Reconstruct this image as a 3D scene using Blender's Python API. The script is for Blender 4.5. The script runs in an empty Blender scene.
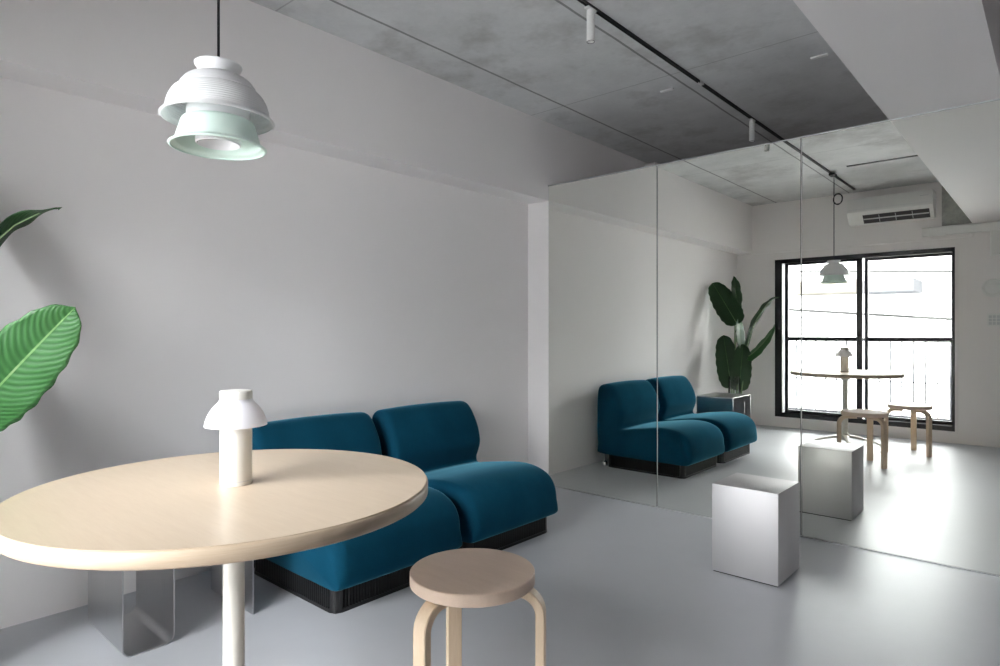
import bpy, bmesh, math, random
from mathutils import Vector, Matrix
random.seed(7)
S = bpy.context.scene
COL = S.collection

# ------------------------------------------------------------------ helpers
def srgb(r, g, b):
    f = lambda c: (c/255/12.92) if c/255 <= .04045 else ((c/255+.055)/1.055)**2.4
    return (f(r), f(g), f(b), 1)

class NT:
    def __init__(s, name):
        s.m = bpy.data.materials.new(name); s.m.use_nodes = True
        s.t = s.m.node_tree; s.b = s.t.nodes['Principled BSDF']; s.out = s.t.nodes['Material Output']
    def n(s, kind, **kw):
        x = s.t.nodes.new(kind)
        for k, v in kw.items():
            if k in x.inputs.keys(): x.inputs[k].default_value = v
            else: setattr(x, k, v)
        return x
    def l(s, a, b): s.t.links.new(a, b)
    def coord(s, scale=(1, 1, 1), which='Object'):
        tc = s.n('ShaderNodeTexCoord'); mp = s.n('ShaderNodeMapping')
        mp.inputs['Scale'].default_value = scale
        s.l(tc.outputs[which], mp.inputs['Vector']); return mp.outputs['Vector']
    def noise(s, vec, scale, detail=4, rough=.55):
        x = s.n('ShaderNodeTexNoise'); x.inputs['Scale'].default_value = scale
        x.inputs['Detail'].default_value = detail; x.inputs['Roughness'].default_value = rough
        if vec is not None: s.l(vec, x.inputs['Vector'])
        return x.outputs['Fac']
    def ramp(s, fac, stops):
        r = s.n('ShaderNodeValToRGB'); cr = r.color_ramp
        while len(cr.elements) < len(stops): cr.elements.new(.5)
        for e, (p, c) in zip(cr.elements, stops): e.position = p; e.color = c
        s.l(fac, r.inputs['Fac']); return r.outputs['Color']
    def bump(s, h, strength=.1, dist=.01):
        b = s.n('ShaderNodeBump'); b.inputs['Strength'].default_value = strength
        b.inputs['Distance'].default_value = dist
        s.l(h, b.inputs['Height']); s.l(b.outputs['Normal'], s.b.inputs['Normal'])
    def math(s, op, a, b=None, c=None):
        x = s.n('ShaderNodeMath', operation=op)
        for i, v in enumerate((a, b, c)):
            if v is None: continue
            if isinstance(v, (int, float)): x.inputs[i].default_value = v
            else: s.l(v, x.inputs[i])
        return x.outputs[0]
    def mix(s, fac, a, b):
        x = s.n('ShaderNodeMix', data_type='RGBA')
        if isinstance(fac, (int, float)): x.inputs[0].default_value = fac
        else: s.l(fac, x.inputs[0])
        for i, v in ((6, a), (7, b)):
            if isinstance(v, tuple): x.inputs[i].default_value = v
            else: s.l(v, x.inputs[i])
        return x.outputs[2]

def plain(name, col, rough=.5, metal=0, spec=.5):
    t = NT(name); t.b.inputs['Base Color'].default_value = col
    t.b.inputs['Roughness'].default_value = rough; t.b.inputs['Metallic'].default_value = metal
    t.b.inputs['Specular IOR Level'].default_value = spec
    v = t.coord(); n = t.noise(v, 60, 2)
    r = t.math('MULTIPLY_ADD', n, .06, rough-.03); t.l(r, t.b.inputs['Roughness'])
    return t.m

# ---- materials
def mk_wall(col, name, spec=.25):
    t = NT(name); v = t.coord()
    n = t.noise(v, 1.3, 3)
    c = t.mix(n, tuple(x*.975 for x in col[:3])+(1,), tuple(min(1, x*1.02) for x in col[:3])+(1,))
    t.l(c, t.b.inputs['Base Color']); t.b.inputs['Roughness'].default_value = .7
    t.b.inputs['Specular IOR Level'].default_value = spec
    t.bump(t.noise(v, 180, 2), .03, .002); return t.m
WALL = mk_wall((.86, .832, .832, 1), 'white_paint')
def mk_floor():
    t = NT('grey_epoxy_floor'); v = t.coord()
    n = t.noise(v, 1.1, 5, .6); n2 = t.noise(v, 7, 4, .6)
    m = t.math('MULTIPLY_ADD', n2, .35, t.math('MULTIPLY', n, .65))
    c = t.ramp(m, [(.3, (.455, .465, .495, 1)), (.7, (.49, .50, .53, 1))])
    t.l(c, t.b.inputs['Base Color'])
    r = t.math('MULTIPLY_ADD', n, .10, .36); t.l(r, t.b.inputs['Roughness'])
    t.b.inputs['Specular IOR Level'].default_value = .5
    t.bump(t.noise(v, 14, 3), .02, .004); return t.m
FLOOR = mk_floor()
def mk_concrete():
    t = NT('raw_concrete'); v = t.coord()
    sx = t.n('ShaderNodeSeparateXYZ'); t.l(v, sx.inputs[0]); X, Y = sx.outputs[0], sx.outputs[1]
    wob = t.noise(v, 3.0, 4)
    X2 = t.math('ADD', X, t.math('MULTIPLY_ADD', wob, .012, -.006))
    Y2 = t.math('ADD', Y, t.math('MULTIPLY_ADD', wob, .012, -.006))
    def lines(c, period, off, w):
        p = t.math('PINGPONG', t.math('SUBTRACT', c, off), period/2)
        return t.math('LESS_THAN', p, w)
    def one(c, off, w): return t.math('LESS_THAN', t.math('ABSOLUTE', t.math('SUBTRACT', c, off)), w)
    lx = t.math('MAXIMUM', one(X2, .28, .008), t.math('MAXIMUM', one(X2, 1.04, .007), one(X2, 3.2, .008)))
    ln = t.math('MAXIMUM', lx, t.math('MULTIPLY', lines(Y2, 1.90, -.2, .004), .55))
    n1 = t.noise(v, .9, 6, .62); n2 = t.noise(v, 4.5, 6, .65); n3 = t.noise(v, 40, 3)
    m = t.math('ADD', t.math('MULTIPLY', n1, .55), t.math('MULTIPLY_ADD', n2, .35, t.math('MULTIPLY', n3, .10)))
    c = t.ramp(m, [(.30, (.42, .42, .42, 1)), (.44, (.57, .575, .58, 1)), (.56, (.65, .655, .66, 1)), (.70, (.74, .74, .745, 1))])
    # drifting tide marks where water once dried
    st = t.noise(v, 1.7, 5, .7)
    band = t.ramp(st, [(.50, (0, 0, 0, 1)), (.66, (1, 1, 1, 1))])
    c = t.mix(t.math('MULTIPLY', band, .45), c, (.26, .25, .24, 1))
    c = t.mix(t.math('MULTIPLY', ln, .7), c, (.11, .11, .11, 1))
    t.l(c, t.b.inputs['Base Color']); t.b.inputs['Roughness'].default_value = .75
    h = t.math('SUBTRACT', t.math('MULTIPLY', n2, .3), ln); t.bump(h, .25, .006); return t.m
CONC = mk_concrete()
def mk_concrete_small():
    t = NT('rough_concrete_patch'); v = t.coord()
    c = t.ramp(t.noise(v, 14, 6, .7), [(.3, (.30, .30, .28, 1)), (.7, (.52, .52, .49, 1))])
    t.l(c, t.b.inputs['Base Color']); t.b.inputs['Roughness'].default_value = .85; return t.m
CONC2 = mk_concrete_small()
def mk_mirror():
    t = NT('silvered_mirror'); t.b.inputs['Base Color'].default_value = (.94, .95, .90, 1)
    t.b.inputs['Metallic'].default_value = 1; t.b.inputs['Roughness'].default_value = .0
    return t.m
MIRROR = mk_mirror()
MEDGE = plain('mirror_edge_grey', (.13, .15, .14, 1), .3)
ALU = plain('anodised_aluminium', (.72, .73, .74, 1), .35, 1)
def mk_fabric():
    t = NT('teal_wool'); v = t.coord()
    n = t.noise(v, 5, 4); n2 = t.noise(v, 420, 2)
    m = t.math('MULTIPLY_ADD', n2, .5, t.math('MULTIPLY', n, .5))
    c = t.ramp(m, [(.3, (.004, .040, .076, 1)), (.7, (.008, .064, .112, 1))])
    df = t.n('ShaderNodeBsdfDiffuse'); t.l(c, df.inputs['Color'])
    sh = t.n('ShaderNodeBsdfSheen'); sh.inputs['Color'].default_value = (.17, .46, .60, 1); sh.inputs['Roughness'].default_value = .30
    ad = t.n('ShaderNodeAddShader'); t.l(df.outputs[0], ad.inputs[0]); t.l(sh.outputs[0], ad.inputs[1]); t.l(ad.outputs[0], t.out.inputs[0])
    bp = t.n('ShaderNodeBump'); bp.inputs['Strength'].default_value = .12; bp.inputs['Distance'].default_value = .002
    t.l(n2, bp.inputs['Height']); t.l(bp.outputs['Normal'], df.inputs['Normal']); return t.m
TEAL = mk_fabric()
BLACKPL = plain('black_plastic', (.008, .008, .009, 1), .38, spec=.5)
CHROME = plain('chrome', (.8, .8, .8, 1), .12, 1)
def mk_wood(name, c1, c2, scale=(1, 1, 1), rough=.38, stretch=(2.5, 26, 26), bump=.03):
    t = NT(name); v = t.coord(stretch)
    n = t.noise(v, 2.0, 5, .6); n2 = t.noise(v, 9, 3)
    m = t.math('MULTIPLY_ADD', n2, .4, t.math('MULTIPLY', n, .6))
    t.l(t.ramp(m, [(.32, c1), (.68, c2)]), t.b.inputs['Base Color'])
    t.b.inputs['Roughness'].default_value = rough; t.bump(n2, bump, .001); return t.m
TTOP = mk_wood('pale_maple_laminate', (.545, .43, .315, 1), (.595, .48, .36, 1), rough=.34)
TEDGE = mk_wood('maple_edge', (.50, .385, .275, 1), (.585, .47, .35, 1), rough=.42, stretch=(3, 3, 60))
BIRCH = mk_wood('birch_seat', (.69, .525, .41, 1), (.76, .595, .475, 1), rough=.42)
BIRCHL = mk_wood('birch_leg', (.66, .50, .35, 1), (.75, .60, .44, 1), rough=.42, stretch=(30, 30, 2.5))
CREAM = plain('cream_enamel', (.68, .65, .595, 1), .38)
LAMPW = plain('warm_white_enamel', (.77, .75, .705, 1), .4)
def mk_opal():
    t = NT('opal_acrylic'); t.b.inputs['Base Color'].default_value = (.92, .92, .95, 1)
    t.b.inputs['Roughness'].default_value = .35
    tr = t.n('ShaderNodeBsdfTranslucent'); tr.inputs[0].default_value = (.92, .92, .96, 1)
    ms = t.n('ShaderNodeMixShader'); ms.inputs[0].default_value = .5
    t.l(t.b.outputs[0], ms.inputs[1]); t.l(tr.outputs[0], ms.inputs[2]); t.l(ms.outputs[0], t.out.inputs[0])
    v = t.coord(); t.bump(t.noise(v, 50, 2), .01, .001); return t.m
OPAL = mk_opal()
SILW = plain('white_silicone', (.86, .86, .87, 1), .55)
MINT = plain('mint_silicone', (.70, .835, .765, 1), .55)
BLACK = plain('black_cord', (.008, .008, .008, 1), .5)
def mk_steel(name, col, rough, axis, aniso=.5):
    t = NT(name); sc = {'z': (220, 220, 3), 'x': (3, 220, 220)}[axis]
    v = t.coord(sc); n = t.noise(v, 1.0, 3)
    c = t.mix(n, tuple(x*.97 for x in col)+(1,), tuple(min(1, x*1.02) for x in col)+(1,))
    t.l(c, t.b.inputs['Base Color']); t.b.inputs['Metallic'].default_value = 1
    t.l(t.math('MULTIPLY_ADD', n, .03, rough-.015), t.b.inputs['Roughness'])
    t.bump(n, .006, .0004); return t.m
STEEL = mk_steel('brushed_steel_box', (.66, .645, .65), .60, 'z')
STEEL2 = mk_steel('brushed_steel_sheet', (.56, .56, .57), .28, 'z')
WHITE = plain('white_plastic', (.80, .80, .79, 1), .4)
DARKGREY = plain('dark_slot', (.02, .02, .022, 1), .5)
FRAME = plain('black_window_aluminium', (.012, .012, .018, 1), .35)
GASKET = plain('pale_gasket', (.62, .63, .64, 1), .5)
def mk_glass(name, tint=(.97, .98, .975, 1)):
    t = NT(name); t.t.nodes.remove(t.b)
    tr = t.n('ShaderNodeBsdfTransparent'); tr.inputs[0].default_value = tint
    gl = t.n('ShaderNodeBsdfGlossy'); gl.inputs['Roughness'].default_value = .0
    fr = t.n('ShaderNodeFresnel'); fr.inputs[0].default_value = 1.45
    ms = t.n('ShaderNodeMixShader'); t.l(fr.outputs[0], ms.inputs[0])
    t.l(tr.outputs[0], ms.inputs[1]); t.l(gl.outputs[0], ms.inputs[2]); t.l(ms.outputs[0], t.out.inputs[0]); return t.m
GLASS = mk_glass('window_glass')
VGLASS = mk_glass('clear_vase_glass', (.93, .96, .95, 1))
def mk_leaf(name, dark, light, rib):
    t = NT(name)
    tc = t.n('ShaderNodeTexCoord'); sx = t.n('ShaderNodeSeparateXYZ'); t.l(tc.outputs['UV'], sx.inputs[0])
    u, w = sx.outputs[0], sx.outputs[1]          # u along the leaf, w across (0..1, .5 = midrib)
    a = t.math('ABSOLUTE', t.math('SUBTRACT', w, .5))
    k = t.math('SUBTRACT', u, t.math('MULTIPLY', t.math('POWER', a, 1.5), .55))
    nz = t.noise(tc.outputs['UV'], 3, 3)
    ph = t.math('MULTIPLY_ADD', nz, 3.0, t.math('MULTIPLY', k, 150))
    s1 = t.math('MULTIPLY_ADD', t.math('SINE', ph), .5, .5)
    c = t.mix(t.math('MULTIPLY', s1, .75), dark, light)
    c = t.mix(t.math('MULTIPLY', nz, .35), c, dark)
    mid = t.math('LESS_THAN', a, .014)
    c = t.mix(mid, c, rib)
    t.l(c, t.b.inputs['Base Color']); t.b.inputs['Roughness'].default_value = .38
    t.b.inputs['Specular IOR Level'].default_value = .45
    t.bump(s1, .25, .003)
    tr = t.n('ShaderNodeBsdfTranslucent'); t.l(c, tr.inputs[0])
    ms = t.n('ShaderNodeMixShader'); ms.inputs[0].default_value = .15
    t.l(t.b.outputs[0], ms.inputs[1]); t.l(tr.outputs[0], ms.inputs[2]); t.l(ms.outputs[0], t.out.inputs[0]); return t.m
LEAF = mk_leaf('leaf_green', (.032, .125, .032, 1), (.065, .205, .058, 1), (.19, .36, .13, 1))
LEAFD = mk_leaf('leaf_backlit_green', (.014, .05, .014, 1), (.026, .085, .022, 1), (.07, .16, .05, 1))  # same plant's green, darkened in the colour for leaves seen against the light
LEAFP = mk_leaf('leaf_waxy_glare', (.05, .12, .06, 1), (.10, .20, .11, 1), (.2, .32, .16, 1))  # waxy leaf; window glare partly put into its paler colour
for m_, r_ in ((LEAFD, .46), (LEAFP, .28)): m_.node_tree.nodes['Principled BSDF'].inputs['Roughness'].default_value = r_
STEM = plain('leaf_stem', (.22, .33, .16, 1), .45)
RENDER_W = mk_wall((.45, .445, .44, 1), 'white_render', 0)
GREYR = mk_wall((.050, .050, .054, 1), 'grey_render', 0)
BEIGER = mk_wall((.075, .07, .062, 1), 'beige_render', 0)
FRAMEB = mk_wall((.16, .155, .15, 1), 'pale_window_frame', 0)
GROUND = plain('asphalt', (.12, .12, .12, 1), .9)
RAILW = plain('grey_railing_paint', (.05, .05, .055, 1), .6, spec=0)
DECK = plain('balcony_concrete', (.12, .125, .135, 1), .9, spec=0)
WIRE = plain('wire_black', (.02, .02, .02, 1), .8, spec=0)

# ---- mesh builders
def link(name, bm, mat, parent=None, loc=(0, 0, 0), smooth=False, angle=None, rotz=0):
    bmesh.ops.recalc_face_normals(bm, faces=bm.faces[:])
    me = bpy.data.meshes.new(name); bm.to_mesh(me); bm.free()
    mats = mat if isinstance(mat, (list, tuple)) else [mat]
    for m in mats: me.materials.append(m)
    if smooth:
        me.polygons.foreach_set('use_smooth', [True]*len(me.polygons))
        if angle is not None: me.set_sharp_from_angle(angle=math.radians(angle))
    o = bpy.data.objects.new(name, me); COL.objects.link(o)
    o.location = loc; o.rotation_euler.z = rotz
    if parent: o.parent = parent
    return o
def thing(name, label, cat, loc=(0, 0, 0), rotz=0, group=None):
    o = bpy.data.objects.new(name, None); COL.objects.link(o); o.empty_display_size = .1
    o.location = loc; o.rotation_euler.z = rotz
    return tag(o, label, cat, group)
def tag(o, label, cat, group=None):
    o['label'] = label; o['category'] = cat
    if group: o['group'] = group
    return o
def struct(o, label=None):
    o['kind'] = 'structure'
    if label: o['label'] = label
    return o
def copy_tree(o, parent=None):
    c = o.copy(); COL.objects.link(c)
    if parent: c.parent = parent
    for ch in list(o.children): copy_tree(ch, c)
    return c
def box(bm, x0, x1, y0, y1, z0, z1, bev=0, seg=2):
    vs = [bm.verts.new((x, y, z)) for x in (x0, x1) for y in (y0, y1) for z in (z0, z1)]
    fs = [(0, 1, 3, 2), (4, 6, 7, 5), (0, 4, 5, 1), (2, 3, 7, 6), (0, 2, 6, 4), (1, 5, 7, 3)]
    faces = [bm.faces.new([vs[i] for i in f]) for f in fs]
    if bev:
        es = list({e for f in faces for e in f.edges})
        bmesh.ops.bevel(bm, geom=es, offset=bev, segments=seg, profile=.5, affect='EDGES')
def boxes(*args, bev=0):
    bm = bmesh.new()
    for a in args: box(bm, *a, bev=bev)
    return bm
def lathe(bm, prof, n=64, c=(0, 0), close=False):
    rings = []
    for r, z in prof:
        if r < 1e-6: rings.append([bm.verts.new((c[0], c[1], z))])
        else: rings.append([bm.verts.new((c[0]+r*math.cos(2*math.pi*i/n), c[1]+r*math.sin(2*math.pi*i/n), z)) for i in range(n)])
    pairs = list(zip(rings[:-1], rings[1:]))
    if close: pairs.append((rings[-1], rings[0]))
    for A, B in pairs:
        if len(A) == 1 and len(B) == 1: continue
        for i in range(n):
            j = (i+1) % n
            if len(A) == 1: bm.faces.new((A[0], B[i], B[j]))
            elif len(B) == 1: bm.faces.new((A[i], A[j], B[0]))
            else: bm.faces.new((A[i], A[j], B[j], B[i]))
def tube(bm, pts, r, n=10, caps=True):
    pts = [Vector(p) for p in pts]; rs = r if isinstance(r, (list, tuple)) else [r]*len(pts)
    rings = []; up = Vector((0, 0, 1)); prev = None
    for i, p in enumerate(pts):
        d = (pts[min(i+1, len(pts)-1)]-pts[max(i-1, 0)]).normalized()
        if prev is None:
            a = d.cross(up if abs(d.z) < .95 else Vector((1, 0, 0))).normalized()
        else:
            a = (prev-d*prev.dot(d)).normalized()
        prev = a; b = d.cross(a)
        rings.append([bm.verts.new(p+rs[i]*(math.cos(2*math.pi*k/n)*a+math.sin(2*math.pi*k/n)*b)) for k in range(n)])
    for A, B in zip(rings[:-1], rings[1:]):
        for k in range(n): bm.faces.new((A[k], A[(k+1) % n], B[(k+1) % n], B[k]))
    if caps: bm.faces.new(rings[0][::-1]); bm.faces.new(rings[-1])
def prism(bm, poly, y0, y1, axis='y'):
    """extrude polygon; axis y: poly=(x,z); axis x: poly=(y,z)"""
    mk = (lambda p, t: (p[0], t, p[1])) if axis == 'y' else (lambda p, t: (t, p[0], p[1]))
    A = [bm.verts.new(mk(p, y0)) for p in poly]; B = [bm.verts.new(mk(p, y1)) for p in poly]
    n = len(poly)
    for i in range(n): bm.faces.new((A[i], A[(i+1) % n], B[(i+1) % n], B[i]))
    bm.faces.new(A[::-1]); bm.faces.new(B)
def arc(cx, cy, r, a0, a1, n):
    return [(cx+r*math.cos(math.radians(a0+(a1-a0)*i/n)), cy+r*math.sin(math.radians(a0+(a1-a0)*i/n))) for i in range(n+1)]
def strip_poly(path, t):
    """thicken a 2-D path into a closed polygon of thickness t"""
    L, R = [], []
    for i, p in enumerate(path):
        a = Vector(path[max(i-1, 0)]); b = Vector(path[min(i+1, len(path)-1)]); d = (b-a).normalized()
        n = Vector((-d.y, d.x))*t/2; p = Vector(p)
        L.append(tuple(p+n)); R.append(tuple(p-n))
    return L, R
def sheet(bm, path, t, x0, x1):
    """bent sheet: 2-D path in (y,z), swept along x, quads only"""
    L, R = strip_poly(path, t)
    def row(P, x): return [bm.verts.new((x, p[0], p[1])) for p in P]
    a, b, c, d = row(L, x0), row(L, x1), row(R, x0), row(R, x1)
    for i in range(len(path)-1):
        bm.faces.new((a[i], a[i+1], b[i+1], b[i])); bm.faces.new((c[i], d[i], d[i+1], c[i+1]))
        bm.faces.new((a[i], c[i], c[i+1], a[i+1])); bm.faces.new((b[i], b[i+1], d[i+1], d[i]))
    bm.faces.new((a[0], b[0], d[0], c[0])); bm.faces.new((a[-1], c[-1], d[-1], b[-1]))
def catmull(P, n, closed=True):
    out = []; m = len(P)
    for i in range(m if closed else m-1):
        p0, p1, p2, p3 = [Vector(P[(i+k) % m]) if closed else Vector(P[min(max(i+k, 0), m-1)]) for k in (-1, 0, 1, 2)]
        for j in range(n):
            t = j/n
            out.append(.5*((2*p1)+(-p0+p2)*t+(2*p0-5*p1+4*p2-p3)*t*t+(-p0+3*p1-3*p2+p3)*t**3))
    if not closed: out.append(Vector(P[-1]))
    return out

# ------------------------------------------------------------------ room (metres; mirror plane y=0, room towards -y)
CE = 2.60; SO = 2.043; MT = 2.148; WX = -.191; BK = -4.03; XR = 6.2; YF = 3.2
BL, BR = 2.110, 2.557
WL, WR, WB, WT = .252, 1.966, .118, 1.940
o = struct(link('floor', boxes((WX-.15, XR+.15, BK-.15, YF+.15, -.12, 0)), FLOOR))
o = struct(link('ceiling', boxes((WX-.15, XR+.15, BK-.15, YF+.15, CE, CE+.15)), CONC))
struct(link('wall_left', boxes((WX-.15, WX, BK-.15, YF+.15, 0, CE)), WALL))
struct(link('wall_right', boxes((XR, XR+.15, BK-.15, YF+.15, 0, CE)), WALL))
struct(link('wall_far', boxes((WX, XR, YF, YF+.15, 0, CE)), WALL))
# window wall with the opening; its upper part steps forward a little
struct(link('wall_back', boxes((WX, WL, BK-.15, BK, 0, CE), (WR, XR, BK-.15, BK, 0, CE),
       (WL, WR, BK-.15, BK, 0, WB), (WL, WR, BK-.15, BK, WT, CE), (0, BL, BK, BK+.03, 2.025, CE)), WALL))
# low wall that carries the mirrors, open above
struct(link('wall_mirror', boxes((WX, XR, .008, .10, 0, MT-.004)), WALL))
struct(link('trim_1', boxes((WX, 0, BK, YF, SO, CE)), WALL), 'white boxed beam running along the top of the left wall')
struct(link('trim_2', boxes((BL, BR, BK, YF, MT+.002, CE)), WALL), 'white boxed beam crossing the ceiling to the top of the mirror')
struct(link('trim_3', boxes((0, 2.56, -.004, .02, MT-.004, MT+.0015)), ALU), 'thin aluminium strip along the top edge of the mirror')
struct(link('trim_4', boxes((0, 2.56, -.004, .0078, 0, .0055)), ALU), 'thin aluminium strip along the foot of the mirror')
struct(link('trim_5', boxes((0, .10, 1.40, 1.52, 2.2, 2.585)), WALL), 'white boxed corner behind the mirror wall')
struct(link('trim_6', boxes((1.862, BL, BK+.03, BK+.034, 2.155, CE)), CONC2), 'patch of bare concrete beside the air conditioner')

# ---- mirror panels
seams = [0.0, .8556, 1.7027, 2.557]
ml = ['tall mirror panel at the left end, beside the white wall return',
      'middle mirror panel reflecting the plant and the right sofa seat',
      'right-hand mirror panel behind the steel cube reflecting the window']
for i in range(3):
    a, b = seams[i]+(.003 if i else .004), seams[i+1]-.003
    root = thing('mirror_panel', ml[i], 'mirror', (a, 0, .0065), group='mirror panels on the low wall')
    w = b-a; h = MT-.004-.0065
    bm = bmesh.new(); vs = [bm.verts.new(p) for p in ((0, 0, 0), (w, 0, 0), (w, 0, h), (0, 0, h))]; bm.faces.new(vs)
    link('mirror_glass', boxes((.0012, w-.0012, -.0004, .0, .0012, h-.0012)), MIRROR, root)
    link('backing', boxes((0, w, .0, .0075, 0, h)), MEDGE, root)
    bm.clear(); bm.free()

# ---- window
wn = thing('window_1', 'wide black-framed sliding window in the wall opposite the mirror', 'window', (0, BK, 0))
wn['kind'] = 'structure'; del wn['category']
fo = .079
link('outer_frame', boxes((WL, WL+fo, -.13, .004, WB, WT), (WR-.022, WR, -.13, .004, WB, WT),
     (WL, WR, -.13, .004, WB, WB+.05), (WL, WR, -.13, .004, WT-.045, WT), bev=.002), FRAME, wn)
link('reveal_trim', boxes((WL-.02, WL, -.001, .008, WB-.02, WT), (WR, WR+.02, -.001, .008, WB-.02, WT), (WL-.02, WR+.02, -.001, .012, WB-.02, WB)), WALL, wn)
def sash(x0, x1, y0, ra, rb, lab):
    s = link('sash', boxes((x0, x0+ra, y0, y0+.03, WB+.05, WT-.045), (x1-rb, x1, y0, y0+.03, WB+.05, WT-.045),
        (x0+ra, x1-rb, y0, y0+.03, WB+.05, WB+.085), (x0+ra, x1-rb, y0, y0+.03, WT-.072, WT-.045), (x0+ra, x1-rb, y0, y0+.03, 1.000, 1.046), bev=.0015), FRAME, wn)
    s['label'] = lab
    link('pane', boxes((x0+ra, x1-rb, y0+.013, y0+.016, WB+.085, 1.003), (x0+ra, x1-rb, y0+.013, y0+.016, 1.043, WT-.072)), GLASS, s)
    return s
sash(.352, 1.147, -.060, .036, .055, 'left sliding sash with a black middle rail')
s2 = sash(1.160, 1.944, -.110, .032, .016, 'right sliding sash behind the left one')
link('side_glass', boxes((WL+fo, .352, -.067, -.063, WB+.05, WT-.045), (1.147, 1.160, -.097, -.093, WB+.05, WT-.045)), GLASS, wn)
bm = bmesh.new(); box(bm, 1.105, 1.150, -.03, -.012, .985, 1.055, bev=.006); tube(bm, [(1.15, -.02, 1.03), (1.185, -.016, 1.02)], .009, 8)
lt = link('latch', bm, FRAME, wn); 

# ------------------------------------------------------------------ sofa units
PROF = [(-.085, .105), (-.122, .14), (-.134, .25), (-.136, .40), (-.134, .54), (-.124, .632), (-.094, .670), (-.040, .682), (.000, .678),
        (.035, .655), (.070, .610), (.105, .545), (.124, .480), (.128, .430), (.114, .380), (.100, .345), (.104, .325), (.135, .326),
        (.20, .338), (.28, .350), (.37, .363), (.45, .370), (.53, .367), (.60, .350), (.655, .318), (.690, .268), (.703, .205), (.702, .150),
        (.685, .112), (.64, .098), (.50, .098), (.30, .098), (.10, .100)]
def make_sofa(label, y):
    root = thing('lounge_chair', label, 'sofa', (.30, y, 0), group='teal armless lounge units along the wall')
    P = [p for p in catmull(PROF, 4)]
    n = len(P)
    def offs(d):
        out = []
        for i in range(n):
            t = (P[(i+1) % n]-P[i-1]).normalized(); nn = Vector((t.y, -t.x))
            # profile runs clockwise (up the back, over, down the front): inward = right-hand side
            out.append(P[i]+nn*(d*min(1, max(.12, (P[i].y-.10)/.09))))
        return out
    hw = .336; R = .044
    st = []
    for k in range(7):
        a = math.radians(90*k/6); st.append((-hw+R-R*math.cos(a), R-R*math.sin(a)))
    for y_ in (-.24, -.16, -.08, 0): st.append((y_, 0))
    st += [(-a, b) for a, b in reversed(st[:-1])]
    rows = []
    for yy, d in st:
        crown = .010*(abs(yy)/hw)**2.2
        rows.append([(q.x-.30, yy, q.y) for q in offs(d+crown)])
    iw = 16*4; ib = 2*4                      # waist crease and a point low on the back
    def build(name, idx):
        bm = bmesh.new()
        V = [[bm.verts.new(r[i % n]) for i in idx] for r in rows]
        for A, B in zip(V[:-1], V[1:]):
            for k in range(len(idx)-1): bm.faces.new((A[k], A[k+1], B[k+1], B[k]))
        bm.faces.new(V[0]); bm.faces.new(V[-1][::-1])
        # seal the hidden face between back and seat
        m = len(idx)-1
        for A, B in zip(V[:-1], V[1:]): bm.faces.new((A[m], A[0], B[0], B[m]))
        return link(name, bm, TEAL, root, smooth=True, angle=58)
    build('backrest', list(range(ib, iw+1)))
    build('seat', list(range(iw, n+ib+1)))
    # ribbed plinth
    x0, x1, yb, rc = -.025-.30, .637-.30, .318, .035
    path = []
    def seg(ax, ay, bx, by):
        L = math.hypot(bx-ax, by-ay); m = int(L/.0036)
        for i in range(m): path.append((ax+(bx-ax)*i/m, ay+(by-ay)*i/m, (by-ay)/L, -(bx-ax)/L, 1))
    def cor(cx, cy, a0):
        for i in range(6):
            a = math.radians(a0+90*i/6); path.append((cx+rc*math.cos(a), cy+rc*math.sin(a), math.cos(a), math.sin(a), 0))
    seg(x1, -yb+rc, x1, yb-rc); cor(x1-rc, yb-rc, 0); seg(x1-rc, yb, x0+rc, yb); cor(x0+rc, yb-rc, 90)
    seg(x0, yb-rc, x0, -yb+rc); cor(x0+rc, -yb+rc, 180); seg(x0+rc, -yb, x1-rc, -yb); cor(x1-rc, -yb+rc, 270)
    bm = bmesh.new(); A = []; B = []
    for i, (px, py, nx, ny, rib) in enumerate(path):
        d = -.009 if (rib and i % 4 >= 2) else 0
        A.append(bm.verts.new((px+nx*d, py+ny*d, .014))); B.append(bm.verts.new((px+nx*d, py+ny*d, .112)))
    for i in range(len(A)):
        j = (i+1) % len(A); bm.faces.new((A[i], A[j], B[j], B[i]))
    bm.faces.new(A[::-1]); bm.faces.new(B)
    pl = link('plinth', bm, BLACKPL, root)
    bm = bmesh.new()
    C0 = [bm.verts.new((p[0]+p[2]*.002, p[1]+p[3]*.002, 0)) for p in path[::3]]
    C1 = [bm.verts.new((p[0]+p[2]*.002, p[1]+p[3]*.002, .014)) for p in path[::3]]
    for i in range(len(C0)):
        j = (i+1) % len(C0); bm.faces.new((C0[i], C0[j], C1[j], C1[i]))
    bm.faces.new(C0[::-1]); bm.faces.new(C1)
    link('base_rail', bm, BLACKPL, root, smooth=True, angle=40)
    for sy in (-1, 1):
        bm = bmesh.new(); lathe(bm, [(0, .0), (.018, 0), (.020, .012), (.018, .034), (.008, .042), (.008, .099), (0, .099)], 20, (-.062-.30, sy*.29))
        g = link('glide', bm, CHROME, root, smooth=True, angle=40); g['label'] = 'chrome glide under the back edge'
    return root
make_sofa('teal lounge unit nearest the mirror, right half of the pair', -1.146)
make_sofa('teal lounge unit partly hidden by the round table, left half of the pair', -1.886)

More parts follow.
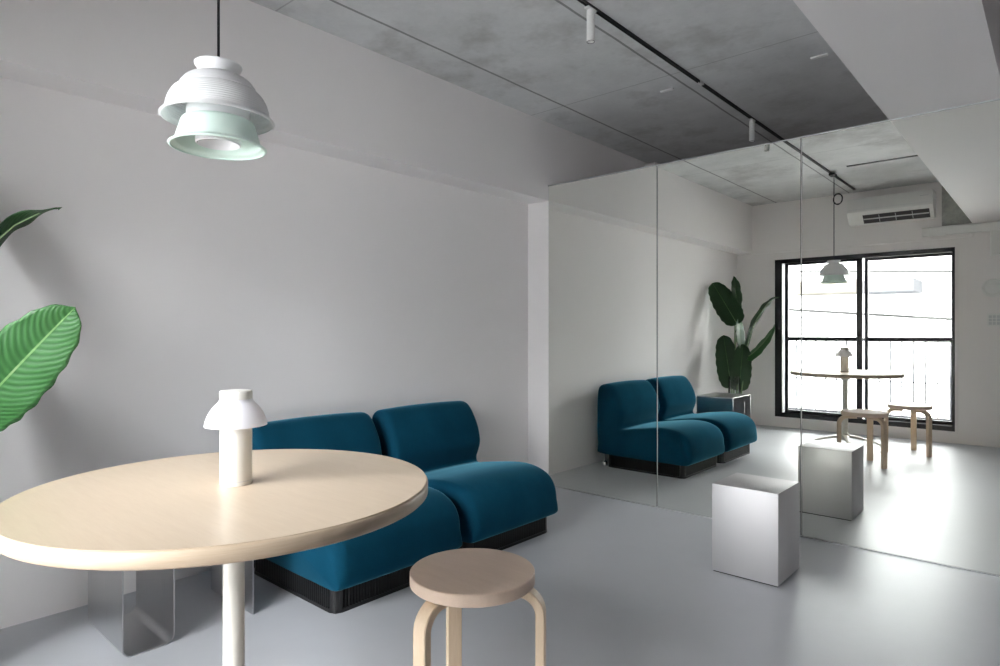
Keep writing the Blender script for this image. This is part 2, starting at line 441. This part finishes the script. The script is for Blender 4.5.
# ------------------------------------------------------------------ round table
TX, TY = 1.250, -2.896; TZ = .732; TR = .466
tb = thing('round_table', 'large round pale wood table on a cream pole in the left foreground', 'table', (TX, TY, 0))
bm = bmesh.new(); lathe(bm, [(0, TZ-.0015), (TR-.004, TZ-.0015), (TR-.003, TZ-.0006), (TR-.0035, TZ), (0, TZ)], 128)
link('tabletop', bm, TTOP, tb, smooth=True, angle=30)
bm = bmesh.new(); lathe(bm, [(0, TZ-.034), (TR-.004, TZ-.034), (TR, TZ-.030), (TR, TZ-.005), (TR-.003, TZ-.0016), (0, TZ-.0016)], 128)
link('edge_band', bm, TEDGE, tb, smooth=True, angle=50)
bm = bmesh.new(); lathe(bm, [(0, .15), (.0245, .15), (.0245, TZ-.035), (0, TZ-.035)], 40)
link('pole', bm, CREAM, tb, smooth=True, angle=40)
bm = bmesh.new()
lathe(bm, [(0, TZ-.0345), (.055, TZ-.0345), (.055, TZ-.041), (.030, TZ-.075), (.026, TZ-.078), (0, TZ-.078)], 40)
for k in range(4):
    a = math.radians(68-45+90*k); d = Vector((math.cos(a), math.sin(a), 0)); p = Vector((-d.y, d.x, 0))
    A = []
    for r, hh, ww in ((.02, .032, .016), (.12, .022, .014), (.26, .008, .011)):
        A.append([bm.verts.new(d*r+p*ww*sx+Vector((0, 0, TZ-.0345-(hh if sz else 0)))) for sx, sz in ((-1, 0), (1, 0), (1, 1), (-1, 1))])
    for P_, Q_ in zip(A[:-1], A[1:]):
        for i in range(4): bm.faces.new((P_[i], P_[(i+1) % 4], Q_[(i+1) % 4], Q_[i]))
    bm.faces.new(A[0][::-1]); bm.faces.new(A[-1])
link('top_bracket', bm, CREAM, tb)
bm = bmesh.new(); lathe(bm, [(0, .095), (.026, .095), (.036, .11), (.036, .14), (.030, .16), (.0245, .168), (0, .168)], 40)
link('hub', bm, CREAM, tb, smooth=True, angle=40)
for k in range(4):
    a = math.radians(68+90*k)
    bm = bmesh.new(); prof = [(.02, .135, .026, .020), (.09, .128, .022, .018), (.17, .110, .017, .015), (.25, .086, .013, .013), (.285, .066, .012, .013), (.303, .037, .012, .014), (.306, .012, .012, .016)]
    A = []
    for i, (r, z, hh, ww) in enumerate(prof):
        q = prof[min(i+1, len(prof)-1)]; p_ = prof[max(i-1, 0)]
        t = Vector((q[0]-p_[0], q[1]-p_[1])).normalized(); nx, nz = -t.y, t.x
        A.append([bm.verts.new((r+nx*hh/2*s1, ww*s0, z+nz*hh/2*s1)) for s0, s1 in ((-1, 1), (-.6, 1.15), (.6, 1.15), (1, 1), (1, -1), (-1, -1))])
    for P_, Q_ in zip(A[:-1], A[1:]):
        for i in range(6): bm.faces.new((P_[i], P_[(i+1) % 6], Q_[(i+1) % 6], Q_[i]))
    bm.faces.new(A[0][::-1]); bm.faces.new(A[-1])
    lg = link('leg', bm, CREAM, tb, smooth=True, angle=40, rotz=a)
    bm = bmesh.new(); lathe(bm, [(0, 0), (.020, 0), (.020, .008), (.012, .014), (0, .014)], 20, (.306, 0))
    link('glide', bm, BLACKPL, lg, smooth=True, angle=40)

# ---- table lamp
lp = thing('table_lamp', 'small white mushroom-shaped lamp standing on the round table', 'lamp', (1.247, -2.889, TZ))
bm = bmesh.new(); lathe(bm, [(0, 0), (.0345, 0), (.0365, .003), (.0365, .198), (.034, .200), (0, .200)], 64)
link('lamp_body', bm, LAMPW, lp, smooth=True, angle=40)
bm = bmesh.new(); lathe(bm, [(0, .010), (.0369, .010), (.0369, .0112), (0, .0112)], 48); link('base_ring', bm, GASKET, lp)
bm = bmesh.new()
outer = [(.0368, .206), (.0405, .199), (.048, .1915), (.0565, .181), (.0635, .169), (.0685, .156), (.0708, .1465), (.0712, .142)]
inner = [(r-.0022, z-.0006) for r, z in reversed(outer)]
prof = [tuple(v) for v in catmull(outer, 4, False)]+[tuple(v) for v in catmull(inner, 4, False)]
lathe(bm, prof, 72, close=True); link('lamp_shade', bm, OPAL, lp, smooth=True, angle=60)
bm = bmesh.new(); lathe(bm, [(0, .2005), (.0335, .2005), (.0335, .206), (.0372, .2065), (.0372, .224), (.0352, .2265), (0, .2265)], 64)
link('cap', bm, LAMPW, lp, smooth=True, angle=40)

# ------------------------------------------------------------------ stools
def make_stool(label, loc):
    root = thing('three_legged_stool', label, 'stool', (loc[0], loc[1], 0), group='round birch stools')
    R = .1735
    bm = bmesh.new(); lathe(bm, [(0, .4055), (R-.004, .4055), (R, .409), (R, .4375), (R-.0025, .440), (0, .440)], 96)
    link('seat', bm, BIRCH, root, smooth=True, angle=40)
    for ang in (31.6, -88.4, 151.6):
        path = [(.06, .3915), (.115, .3915)]+[(.129+.062*math.sin(math.radians(a)), .3295+.062*math.cos(math.radians(a))) for a in range(0, 91, 10)]+[(.191, .25), (.191, .12), (.191, 0)]
        t = .0255
        bm = bmesh.new(); rows = []
        for i, p in enumerate(path):
            a = Vector(path[max(i-1, 0)]); b = Vector(path[min(i+1, len(path)-1)]); d = (b-a).normalized(); nn = Vector((-d.y, d.x))
            w = .0225; q0 = Vector(p)+nn*t/2; q1 = Vector(p)-nn*t/2; c = .003
            m0 = Vector(p)+nn*(t/2-c); m1 = Vector(p)-nn*(t/2-c)
            pts = [(q0.x, -w+c, q0.y), (q0.x, w-c, q0.y), (m0.x, w, m0.y), (m1.x, w, m1.y), (q1.x, w-c, q1.y), (q1.x, -w+c, q1.y), (m1.x, -w, m1.y), (m0.x, -w, m0.y)]
            rows.append([bm.verts.new(v) for v in pts])
        for A, B in zip(rows[:-1], rows[1:]):
            for k in range(8): bm.faces.new((A[k], A[(k+1) % 8], B[(k+1) % 8], B[k]))
        bm.faces.new(rows[0][::-1]); bm.faces.new(rows[-1])
        link('leg', bm, BIRCHL, root, smooth=True, angle=35, rotz=math.radians(ang))
    return root
st1 = make_stool('round birch stool in the foreground in front of the teal sofa', (1.5195, -2.346))
st2 = copy_tree(st1); st2.location = (1.715, -3.165, 0)
st2['label'] = 'round birch stool nearest the window, seen only in the mirror'

# ------------------------------------------------------------------ steel cube stool
cb = thing('steel_cube', 'brushed steel box-shaped stool standing before the mirror', 'stool', (1.690, -.636, 0))
bm = bmesh.new(); box(bm, -.147, .147, -.151, .146, .005, .404, bev=.0022, seg=2)
link('box_body', bm, STEEL, cb, smooth=True, angle=35)
link('recessed_base', boxes((-.142, .142, -.146, .141, 0, .005)), BLACKPL, cb)

# ------------------------------------------------------------------ bent steel side table
sd = thing('side_table', 'low side table bent from one brushed steel sheet beside the sofa', 'side table', (.19, -2.62, 0))
r = .030; yA, yI, yR, zt = -.247, -.083, .210, .466
path = [(yR, 0.0), (yR, .20), (yR, zt-.012)]
path += arc(yR-.012, zt-.012, .012, 0, 90, 5)[1:]
path += [(0.0, zt)]
path += arc(yA+.018, zt-.018, .018, 90, 180, 6)
path += [(yA, .20)]
path += arc(yA+r, r+.002, r, 180, 270, 8)
path += arc(yI-r, r+.002, r, 270, 360, 8)
path += [(yI, .20), (yI, .40)]
bm = bmesh.new(); sheet(bm, path, .004, -.162, .203)
link('bent_sheet', bm, STEEL2, sd, smooth=True, angle=35)

# ------------------------------------------------------------------ plant in a tall vase
vs = thing('floor_vase', 'tall clear glass vase holding the big leaves in the window corner', 'vase', (.09, -3.225, 0))
bm = bmesh.new(); lathe(bm, [(0, 0), (.060, 0), (.066, .01), (.066, .62), (.062, .62), (.062, .02), (0, .02)], 40)
link('vase_glass', bm, VGLASS, vs, smooth=True, angle=40)
pt = thing('banana_plant', 'large-leaved green plant leaning out of a glass vase near the window', 'plant', (.09, -3.225, .02))
ORG = Vector((.09, -3.225, .02))
def leaf(base, tip, normal, width, mat, droop=.03, blunt=.6, fold=.25, label=None, root=None, wav=.006, curl=0, via=None):
    base, tip = Vector(base)-ORG, Vector(tip)-ORG
    ctl = [base]+[Vector(v)-ORG for v in (via or [])]+[tip]
    spine = catmull([tuple(v) for v in ctl], 24, False)
    def at(u):
        x = min(max(u, 0), 1)*(len(spine)-1); k = min(int(x), len(spine)-2)
        return spine[k].lerp(spine[k+1], x-k), (spine[min(k+2, len(spine)-1)]-spine[max(k-1, 0)]).normalized()
    n0 = Vector(normal).normalized()
    L = sum((b_-a_).length for a_, b_ in zip(spine[:-1], spine[1:]))
    NU, NW = 48, 14
    bm = bmesh.new(); uvl = bm.loops.layers.uv.new('UVMap'); V = []
    ph = random.random()*6
    for i in range(NU+1):
        u = i/NU
        pc, m = at(u); nv = (n0-m*n0.dot(m)).normalized(); w = nv.cross(m)
        hw = width/2*max(0.0, (math.sin(math.pi*u**.85))**blunt)*(1-.12*u)
        if i in (0, NU): hw = .0015
        row = []
        for j in range(NW+1):
            s = 2*j/NW-1
            side = s*hw
            lift = fold*abs(side)-.55*side*side/width*2*fold
            z = lift - droop*4*(u-.5)**2 + wav*math.sin(u*23+ph+2*s)*abs(s)**1.5 + curl*max(0, u-.75)**2*16
            edge = 1+.03*math.sin(u*47+ph)*(1 if abs(s) > .9 else 0)
            row.append(bm.verts.new(pc-m*(abs(s)**2*.02*L)+w*side*edge+nv*z))
        V.append(row)
    for i in range(NU):
        for j in range(NW):
            f = bm.faces.new((V[i][j], V[i][j+1], V[i+1][j+1], V[i+1][j]))
            for lp_, (a, b) in zip(f.loops, ((i, j), (i, j+1), (i+1, j+1), (i+1, j))): lp_[uvl].uv = (a/NU, b/NW)
    o = link('leaf', bm, mat, pt, smooth=True)
    if label: o['label'] = label
    sol = o.modifiers.new('thickness', 'SOLIDIFY'); sol.thickness = .0014
    # stalk
    rt = Vector(root) if root else Vector((0, 0, 0))
    m0 = at(0)[1]; nv = (n0-m0*n0.dot(m0)).normalized(); b0 = base-nv*droop*1.0
    mid = rt.lerp(b0, .5)+Vector((-(b0.x-rt.x)*.18, -(b0.y-rt.y)*.18, .06))
    pts = []
    for k in range(15):
        t = k/14; pts.append(rt*(1-t)**2+mid*2*t*(1-t)+b0*t*t)
    pts += [at(q)[0]-nv*(droop*4*(q-.5)**2+.002) for q in (.12, .3, .5, .7, .85)]
    rr = [.0085-.003*k/14 for k in range(15)]+[.0045, .0038, .003, .002, .001]
    bm = bmesh.new(); tube(bm, pts, rr, 8); link('stalk', bm, STEM, o, smooth=True)
    return o
leaf((.125, -3.205, 1.195), (-.160, -3.225, 1.655), (.40, .90, .22), .275, LEAFD, droop=.02, blunt=.42, label='broad dark leaf turned to the wall, topmost face-on', root=(-.02, .01, .01), wav=.004)
leaf((.085, -3.30, 1.28), (.075, -3.29, 1.72), (.80, .55, .1), .15, LEAFD, droop=.03, root=(-.01, -.02, .01), label='narrow leaf standing upright behind the topmost one')
leaf((.185, -3.30, .885), (.604, -3.09, 1.457), (-.12, -.10, .98), .095, LEAFD, droop=0, blunt=.5, root=(.02, .0, .01), label='slim dark leaf reaching up towards the window', wav=.006, via=[(.235, -3.30, 1.10), (.32, -3.27, 1.26), (.425, -3.205, 1.375), (.51, -3.146, 1.435)])
leaf((.25, -3.26, .82), (.595, -3.068, 1.160), (.746, -.548, -.38), .225, LEAF, droop=.035, blunt=.42, root=(.03, -.01, .01), label='bright green striped leaf at the left edge of the picture', fold=.2, wav=.003)
leaf((.065, -3.20, .50), (-.03, -3.215, 1.07), (.35, .93, .1), .255, LEAFD, droop=.03, blunt=.38, root=(-.015, .015, .01), label='broad green leaf low down on the wall side')
leaf((.14, -3.22, .47), (.19, -3.21, .97), (.45, .88, .1), .23, LEAFD, droop=.03, blunt=.38, root=(.01, .02, .01), label='dark leaf low down on the room side')
leaf((.165, -3.235, .93), (.130, -3.24, 1.25), (.966, .244, .09), .17, LEAFP, droop=.0, blunt=.5, root=(0, .01, .01), label='small leaf catching the window light in the middle', fold=.04, wav=.002)

# ------------------------------------------------------------------ pendant lamp
PX, PY_ = 1.157, -2.891
pd = thing('pendant_lamp', 'white and mint stacked-bowl pendant lamp hanging over the round table', 'lamp', (PX, PY_, 1.56))
Z = 1.56
def shell(prof, t=.003, ridges=False):
    pts = [tuple(v) for v in catmull(prof, 12 if ridges else 6, False)]
    if ridges:
        q = []
        for i, (r_, z_) in enumerate(pts): q.append((r_+(.0007 if i % 4 < 2 else -.0003), z_))
        pts = q
    inn = [(max(r_-t, .001), z_-.0008) for r_, z_ in reversed(pts)]
    bm = bmesh.new(); lathe(bm, [(r_, z_-Z) for r_, z_ in pts+inn], 96, close=True); return bm
link('top_collar', shell([(.0560, 1.772), (.0550, 1.768), (.0490, 1.759), (.0440, 1.750), (.0425, 1.744)]), SILW, pd, smooth=True, angle=60)
link('collar_cap', boxes((-.0, .0, 0, 0, 0, 0)) if False else (lambda b: (lathe(b, [(0, 1.746-Z), (.0415, 1.746-Z), (.0415, 1.750-Z), (.006, 1.758-Z), (0, 1.758-Z)], 48), b)[1])(bmesh.new()), SILW, pd, smooth=True, angle=40)
sh_ = shell([(.0425, 1.7445), (.050, 1.744), (.064, 1.7395), (.077, 1.731), (.086, 1.720), (.0905, 1.712), (.0925, 1.7085)])
link('shoulder', sh_, SILW, pd, smooth=True, angle=60)
up = shell([(.083, 1.7125), (.0925, 1.7065), (.1035, 1.697), (.1125, 1.682), (.1182, 1.665), (.1212, 1.649), (.1240, 1.642), (.1310, 1.638), (.1330, 1.635), (.1310, 1.633)], ridges=True)
u_ = link('upper_shade', up, SILW, pd, smooth=True, angle=70); u_['label'] = 'white ribbed upper bowl'
bm = bmesh.new(); lathe(bm, [(.074, 1.626-Z), (.074, 1.692-Z), (.071, 1.692-Z), (.071, 1.626-Z)], 72, close=True)
link('inner_collar', bm, SILW, pd, smooth=True, angle=40)
lo = shell([(.0735, 1.632), (.082, 1.630), (.0865, 1.624), (.0900, 1.611), (.0950, 1.595), (.0995, 1.579), (.1030, 1.573), (.1120, 1.568), (.1145, 1.565), (.1125, 1.563)])
l_ = link('lower_shade', lo, MINT, pd, smooth=True, angle=70); l_['label'] = 'mint green lower bowl'
bm = bmesh.new(); lathe(bm, [(.050, 1.572-Z), (.053, 1.574-Z), (.053, 1.626-Z), (.050, 1.626-Z)], 64, close=True)
lathe(bm, [(0, 1.600-Z), (.0505, 1.600-Z), (.0505, 1.603-Z), (0, 1.603-Z)], 48)
lathe(bm, [(.0505, 1.619-Z), (.0745, 1.625-Z), (.0745, 1.628-Z), (.0505, 1.624-Z)], 64, close=True)
link('diffuser', bm, SILW, pd, smooth=True, angle=40)
bm = bmesh.new(); tube(bm, [(0, 0, 1.752-Z), (0, 0, 2.570-Z)], .0035, 8)
# spare cable coiled on the cord
cp = []
for k in range(97):
    a = k/96*2*math.pi*3; rr = .044+.003*math.sin(k*.7)
    cp.append((.030+rr*math.cos(a)*.85, .004*math.sin(k*.5)-.020+.012*(k/96), 2.345-Z+rr*1.12*math.sin(a)))
link('cord', bm, BLACK, pd, smooth=True, angle=60)
bm = bmesh.new(); tube(bm, cp, .0042, 8); link('cord_coil', bm, BLACK, pd, smooth=True, angle=60)
bm = bmesh.new(); box(bm, -.016-.02, .016-.02+.02, -.045, .045, 2.565-Z, 2.5855-Z, bev=.003); link('track_adapter', bm, BLACK, pd)

# ------------------------------------------------------------------ track and spots
TKX = 1.132
tk = thing('track_rail', 'slim black lighting track running along the concrete ceiling', 'lighting track', (TKX, 0, CE))
link('rail', boxes((-.008, -.005, -3.80, 2.6, -.014, -.0002), (.005, .008, -3.80, 2.6, -.014, -.0002), (-.005, .005, -3.80, 2.6, -.008, -.0002)), BLACK, tk)
link('joint_cover', boxes((-.0115, .0115, -.01, .04, -.0155, -.0002), bev=.0015), WHITE, tk)
def spot(label, y):
    root = thing('spotlight', label, 'spotlight', (TKX-.002, y, CE-.014), group='white cylinder spotlights on the track')
    bm = bmesh.new(); box(bm, -.013, .013, -.035, .035, -.008, 0, bev=.002); lathe(bm, [(0, -.013), (.006, -.013), (.006, -.008), (0, -.008)], 16)
    link('track_adapter', bm, WHITE, root)
    bm = bmesh.new(); lathe(bm, [(0, -0.0080), (.0165, -0.0080), (.0185, -0.0100), (.0185, -0.0520), (.0176, -0.0530), (.0176, -0.0560), (.0185, -0.0570), (.0185, -0.1520), (.0165, -0.1520), (.0155, -0.1350), (0, -0.1350)], 36)
    link('spot_body', bm, WHITE, root, smooth=True, angle=40)
    bm = bmesh.new(); lathe(bm, [(0, -0.1380), (.0155, -0.1380), (.0155, -0.1360), (0, -0.1360)], 24); link('lens', bm, DARKGREY, root)
    bm = bmesh.new(); lathe(bm, [(.0168, -0.1515), (.0184, -0.1515), (.0184, -0.1533), (.0168, -0.1533)], 36, close=True); link('snoot_ring', bm, DARKGREY, root)
    return root
s1 = spot('white cylinder spotlight on the track, nearest the camera above the room', -1.165)
s2_ = copy_tree(s1); s2_.location = (TKX-.002, .86, CE-.014); s2_['label'] = 'white cylinder spotlight on the track, beyond the top of the mirror'
for x, y, a, l in ((.925, -.005, .0, 'small white bar on the ceiling left of the track'), (1.765, .10, .0, 'small white bar on the ceiling near the boxed beam')):
    o = link('ceiling_bar', boxes((-.042, .042, -.011, .011, -.010, 0), bev=.002), WHITE, None, (x, y, CE-.0002)); tag(o, l, 'fitting', 'small white ceiling fittings')
o = link('ceiling_slot', boxes((-.36, .44, -.016, .016, -.006, 0)), DARKGREY, None, (1.66, -2.74, CE-.0002)); tag(o, 'thin black slot in the concrete ceiling before the air conditioner', 'ceiling slot')

# ------------------------------------------------------------------ air conditioner, duct, small wall items
ac = thing('air_conditioner', 'white air conditioner mounted above the window', 'air conditioner', (1.437, BK+.03, 2.238))
prof = [(0, .0), (.095, .0), (.112, .004), (.186, .078), (.205, .096), (.214, .112), (.212, .130), (.206, .140), (.203, .240), (.190, .258), (.17, .262), (0, .262)]
bm = bmesh.new(); prism(bm, prof, -.378, .378, 'x'); bmesh.ops.bevel(bm, geom=[e for e in bm.edges if abs(e.verts[0].co.x-e.verts[1].co.x) < 1e-4], offset=.006, segments=2, affect='EDGES')
link('casing', bm, WHITE, ac, smooth=True, angle=35)
bm = bmesh.new(); prism(bm, [(.112, .0015), (.188, .0775), (.190, .0755), (.114, -.0005)], -.235, .345, 'x'); link('air_outlet', bm, DARKGREY, ac)
bm = bmesh.new(); prism(bm, [(.147, .034), (.153, .034), (.160, .047), (.154, .047)], -.23, .34, 'x')
for k in range(3):
    x = -.09+k*.145; prism(bm, [(.120, .0055), (.122, .0035), (.186, .070), (.184, .073)], x, x+.004, 'x')
link('louver', bm, GASKET, ac)
link('front_seam', boxes((-.374, .374, .2045, .2075, .1385, .1405)), GASKET, ac)
link('badge', boxes((.27, .34, .2035, .2056, .205, .211)), GASKET, ac)
dc = thing('pipe_cover', 'white pipe duct running along the wall under the air conditioner', 'duct', (0, BK, 0))
bm = bmesh.new(); box(bm, 1.70, 2.335, .031, .085, 2.060, 2.145, bev=.008); link('duct_run', bm, WHITE, dc)
bm = bmesh.new(); box(bm, 2.245, 2.325, .0, .070, 1.83, 2.062, bev=.008); link('duct_drop', bm, WHITE, dc)
bm = bmesh.new(); lathe(bm, [(0, 0), (.088, 0), (.088, .012), (.075, .020), (.073, .020), (.071, .014), (.052, .014), (.050, .030), (.044, .034), (0, .034)], 48)
for v in bm.verts: v.co = Vector((v.co.x, v.co.z, v.co.y))
vt = link('wall_vent', bm, WHITE, None, (2.262, BK, 1.522), smooth=True, angle=35); tag(vt, 'round white air vent on the wall right of the window', 'vent')
sw = thing('light_switch', 'white switch plate on the wall under the round vent', 'switch', (2.272, BK, 1.215))
link('plate', boxes((-.058, .058, .0, .007, -.062, .062), bev=.002), WHITE, sw)
for ix in (-1, 0, 1):
    for iz in (-1, 0, 1): link('button', boxes((ix*.030-.012, ix*.030+.012, .0068, .010, iz*.032-.013, iz*.032+.013), bev=.001), GASKET, sw)

# ------------------------------------------------------------------ outside
o = struct(link('trim_7', boxes((-1.6, 4.6, -5.25, BK-.15, -.14, .01)), DECK), 'balcony floor outside the window')
rl = thing('balcony_railing', 'grey metal balcony railing outside the window', 'railing', (0, -5.15, 0))
bm = bmesh.new(); box(bm, -1.6, 4.6, -.03, .03, .985, 1.03); link('top_rail', bm, RAILW, rl)
bm = bmesh.new(); box(bm, -1.6, 4.6, -.015, .015, .08, .11); box(bm, -1.6, 4.6, -.006, .006, .50, .512)
link('bottom_rail', bm, RAILW, rl)
for k in range(28):
    link('baluster', boxes((-.55+k*.118-.008, -.55+k*.118+.008, -.006, .006, .105, .99)), RAILW, rl)
o = struct(link('trim_8', boxes((-30, 30, -40, -5.3, -6.1, -6)), GROUND), 'street ground outside')
bd = thing('apartment_building', 'pale apartment block across the street beyond the window', 'building', (0, -9.5, -6))
link('facade', boxes((-9, 9, -3, 0, 0, 9.0)), RENDER_W, bd)
link('balcony_slab', boxes((-1.0, .135, 0, .9, 7.80, 8.02)), BEIGER, bd)
link('balcony_slab', boxes((.135, .95, 0, .9, 7.78, 7.99)), GREYR, bd)
for x0, x1, z0, z1 in ((1.6, 2.3, 7.3, 8.6), (-3.2, -2.2, 7.1, 8.5)):
    f = link('window_frame', boxes((x0, x1, 0, .03, z0, z0+.05), (x0, x1, 0, .03, z1-.05, z1), (x0, x0+.05, 0, .03, z0, z1), (x1-.05, x1, 0, .03, z0, z1)), FRAMEB, bd)
    link('window_pane', boxes((x0+.05, x1-.05, .005, .012, z0+.05, z1-.05)), RENDER_W, f)
wires = [((-4, -7, 1.757), (5, -7, .99), .022, 'thick dark cable crossing outside the window at mid height'),
         ((-4, -7, 2.286), (5, -7, 1.72), .014, 'thin cable outside the window, the highest one'),
         ((-4, -7, 1.725), (5, -7, .77), .010, 'thin cable outside the window, the lowest one')]
for a, b, r_, l in wires:
    a, b = Vector(a), Vector(b); bm = bmesh.new()
    tube(bm, [a.lerp(b, k/12)-a-Vector((0, 0, .0*math.sin(math.pi*k/12))) for k in range(13)], r_, 6)
    o = link('power_line', bm, WIRE, None, a); tag(o, l, 'cable', 'power lines outside the window')

# ------------------------------------------------------------------ light
W = bpy.data.worlds.new('overcast_sky'); S.world = W; W.use_nodes = True
nt = W.node_tree; bg = nt.nodes['Background']
tc = nt.nodes.new('ShaderNodeTexCoord'); sp = nt.nodes.new('ShaderNodeSeparateXYZ'); nt.links.new(tc.outputs['Generated'], sp.inputs[0])
rp = nt.nodes.new('ShaderNodeValToRGB'); nt.links.new(sp.outputs[2], rp.inputs['Fac'])
rp.color_ramp.elements[0].position = 0; rp.color_ramp.elements[0].color = (.93, .96, 1, 1)
rp.color_ramp.elements[1].position = .8; rp.color_ramp.elements[1].color = (.985, .985, 1, 1)
nt.links.new(rp.outputs['Color'], bg.inputs['Color']); bg.inputs['Strength'].default_value = 16.0
for a_, b_ in ((WL, WR),):
    pl = bpy.data.lights.new('window_daylight', 'AREA'); pl.shape = 'RECTANGLE'; pl.size = b_-a_; pl.size_y = WT-WB
    pl.cycles.is_portal = True
    po = bpy.data.objects.new('window_daylight', pl); COL.objects.link(po)
    po.location = ((a_+b_)/2, BK-.16, (WB+WT)/2); po.rotation_euler = (math.radians(90), 0, 0)

bl = bpy.data.lights.new('back_room_fill', 'AREA'); bl.shape = 'RECTANGLE'; bl.size = 1.6; bl.size_y = 1.2; bl.energy = 1.6; bl.color = (1, .98, .96)  # added fill light, no real opening; lifts the ceiling beyond the mirror wall
bo = bpy.data.objects.new('back_room_fill', bl); COL.objects.link(bo)
bo.location = (2.2, YF-.02, 1.3); bo.rotation_euler = (math.radians(-90), 0, 0)

# ------------------------------------------------------------------ camera
cd = bpy.data.cameras.new('camera'); co = bpy.data.objects.new('camera', cd); COL.objects.link(co)
cd.sensor_width = 36; cd.lens = 36*.6308; cd.shift_y = -.0009; cd.clip_start = .02
co.location = (2.7431, -3.6084, 1.10); co.rotation_euler = (math.radians(90), 0, .7263)
S.camera = co
vs_ = S.view_settings; S.display_settings.display_device = 'sRGB'
vs_.view_transform = 'Standard'; vs_.look = 'None'; vs_.gamma = 1; vs_.use_curve_mapping = False; vs_.exposure = 1.08
c = S.cycles
c.max_bounces = 14; c.diffuse_bounces = 8; c.glossy_bounces = 8; c.transmission_bounces = 8; c.transparent_max_bounces = 16
c.use_denoising = True; c.sample_clamp_indirect = 20; c.blur_glossy = .5
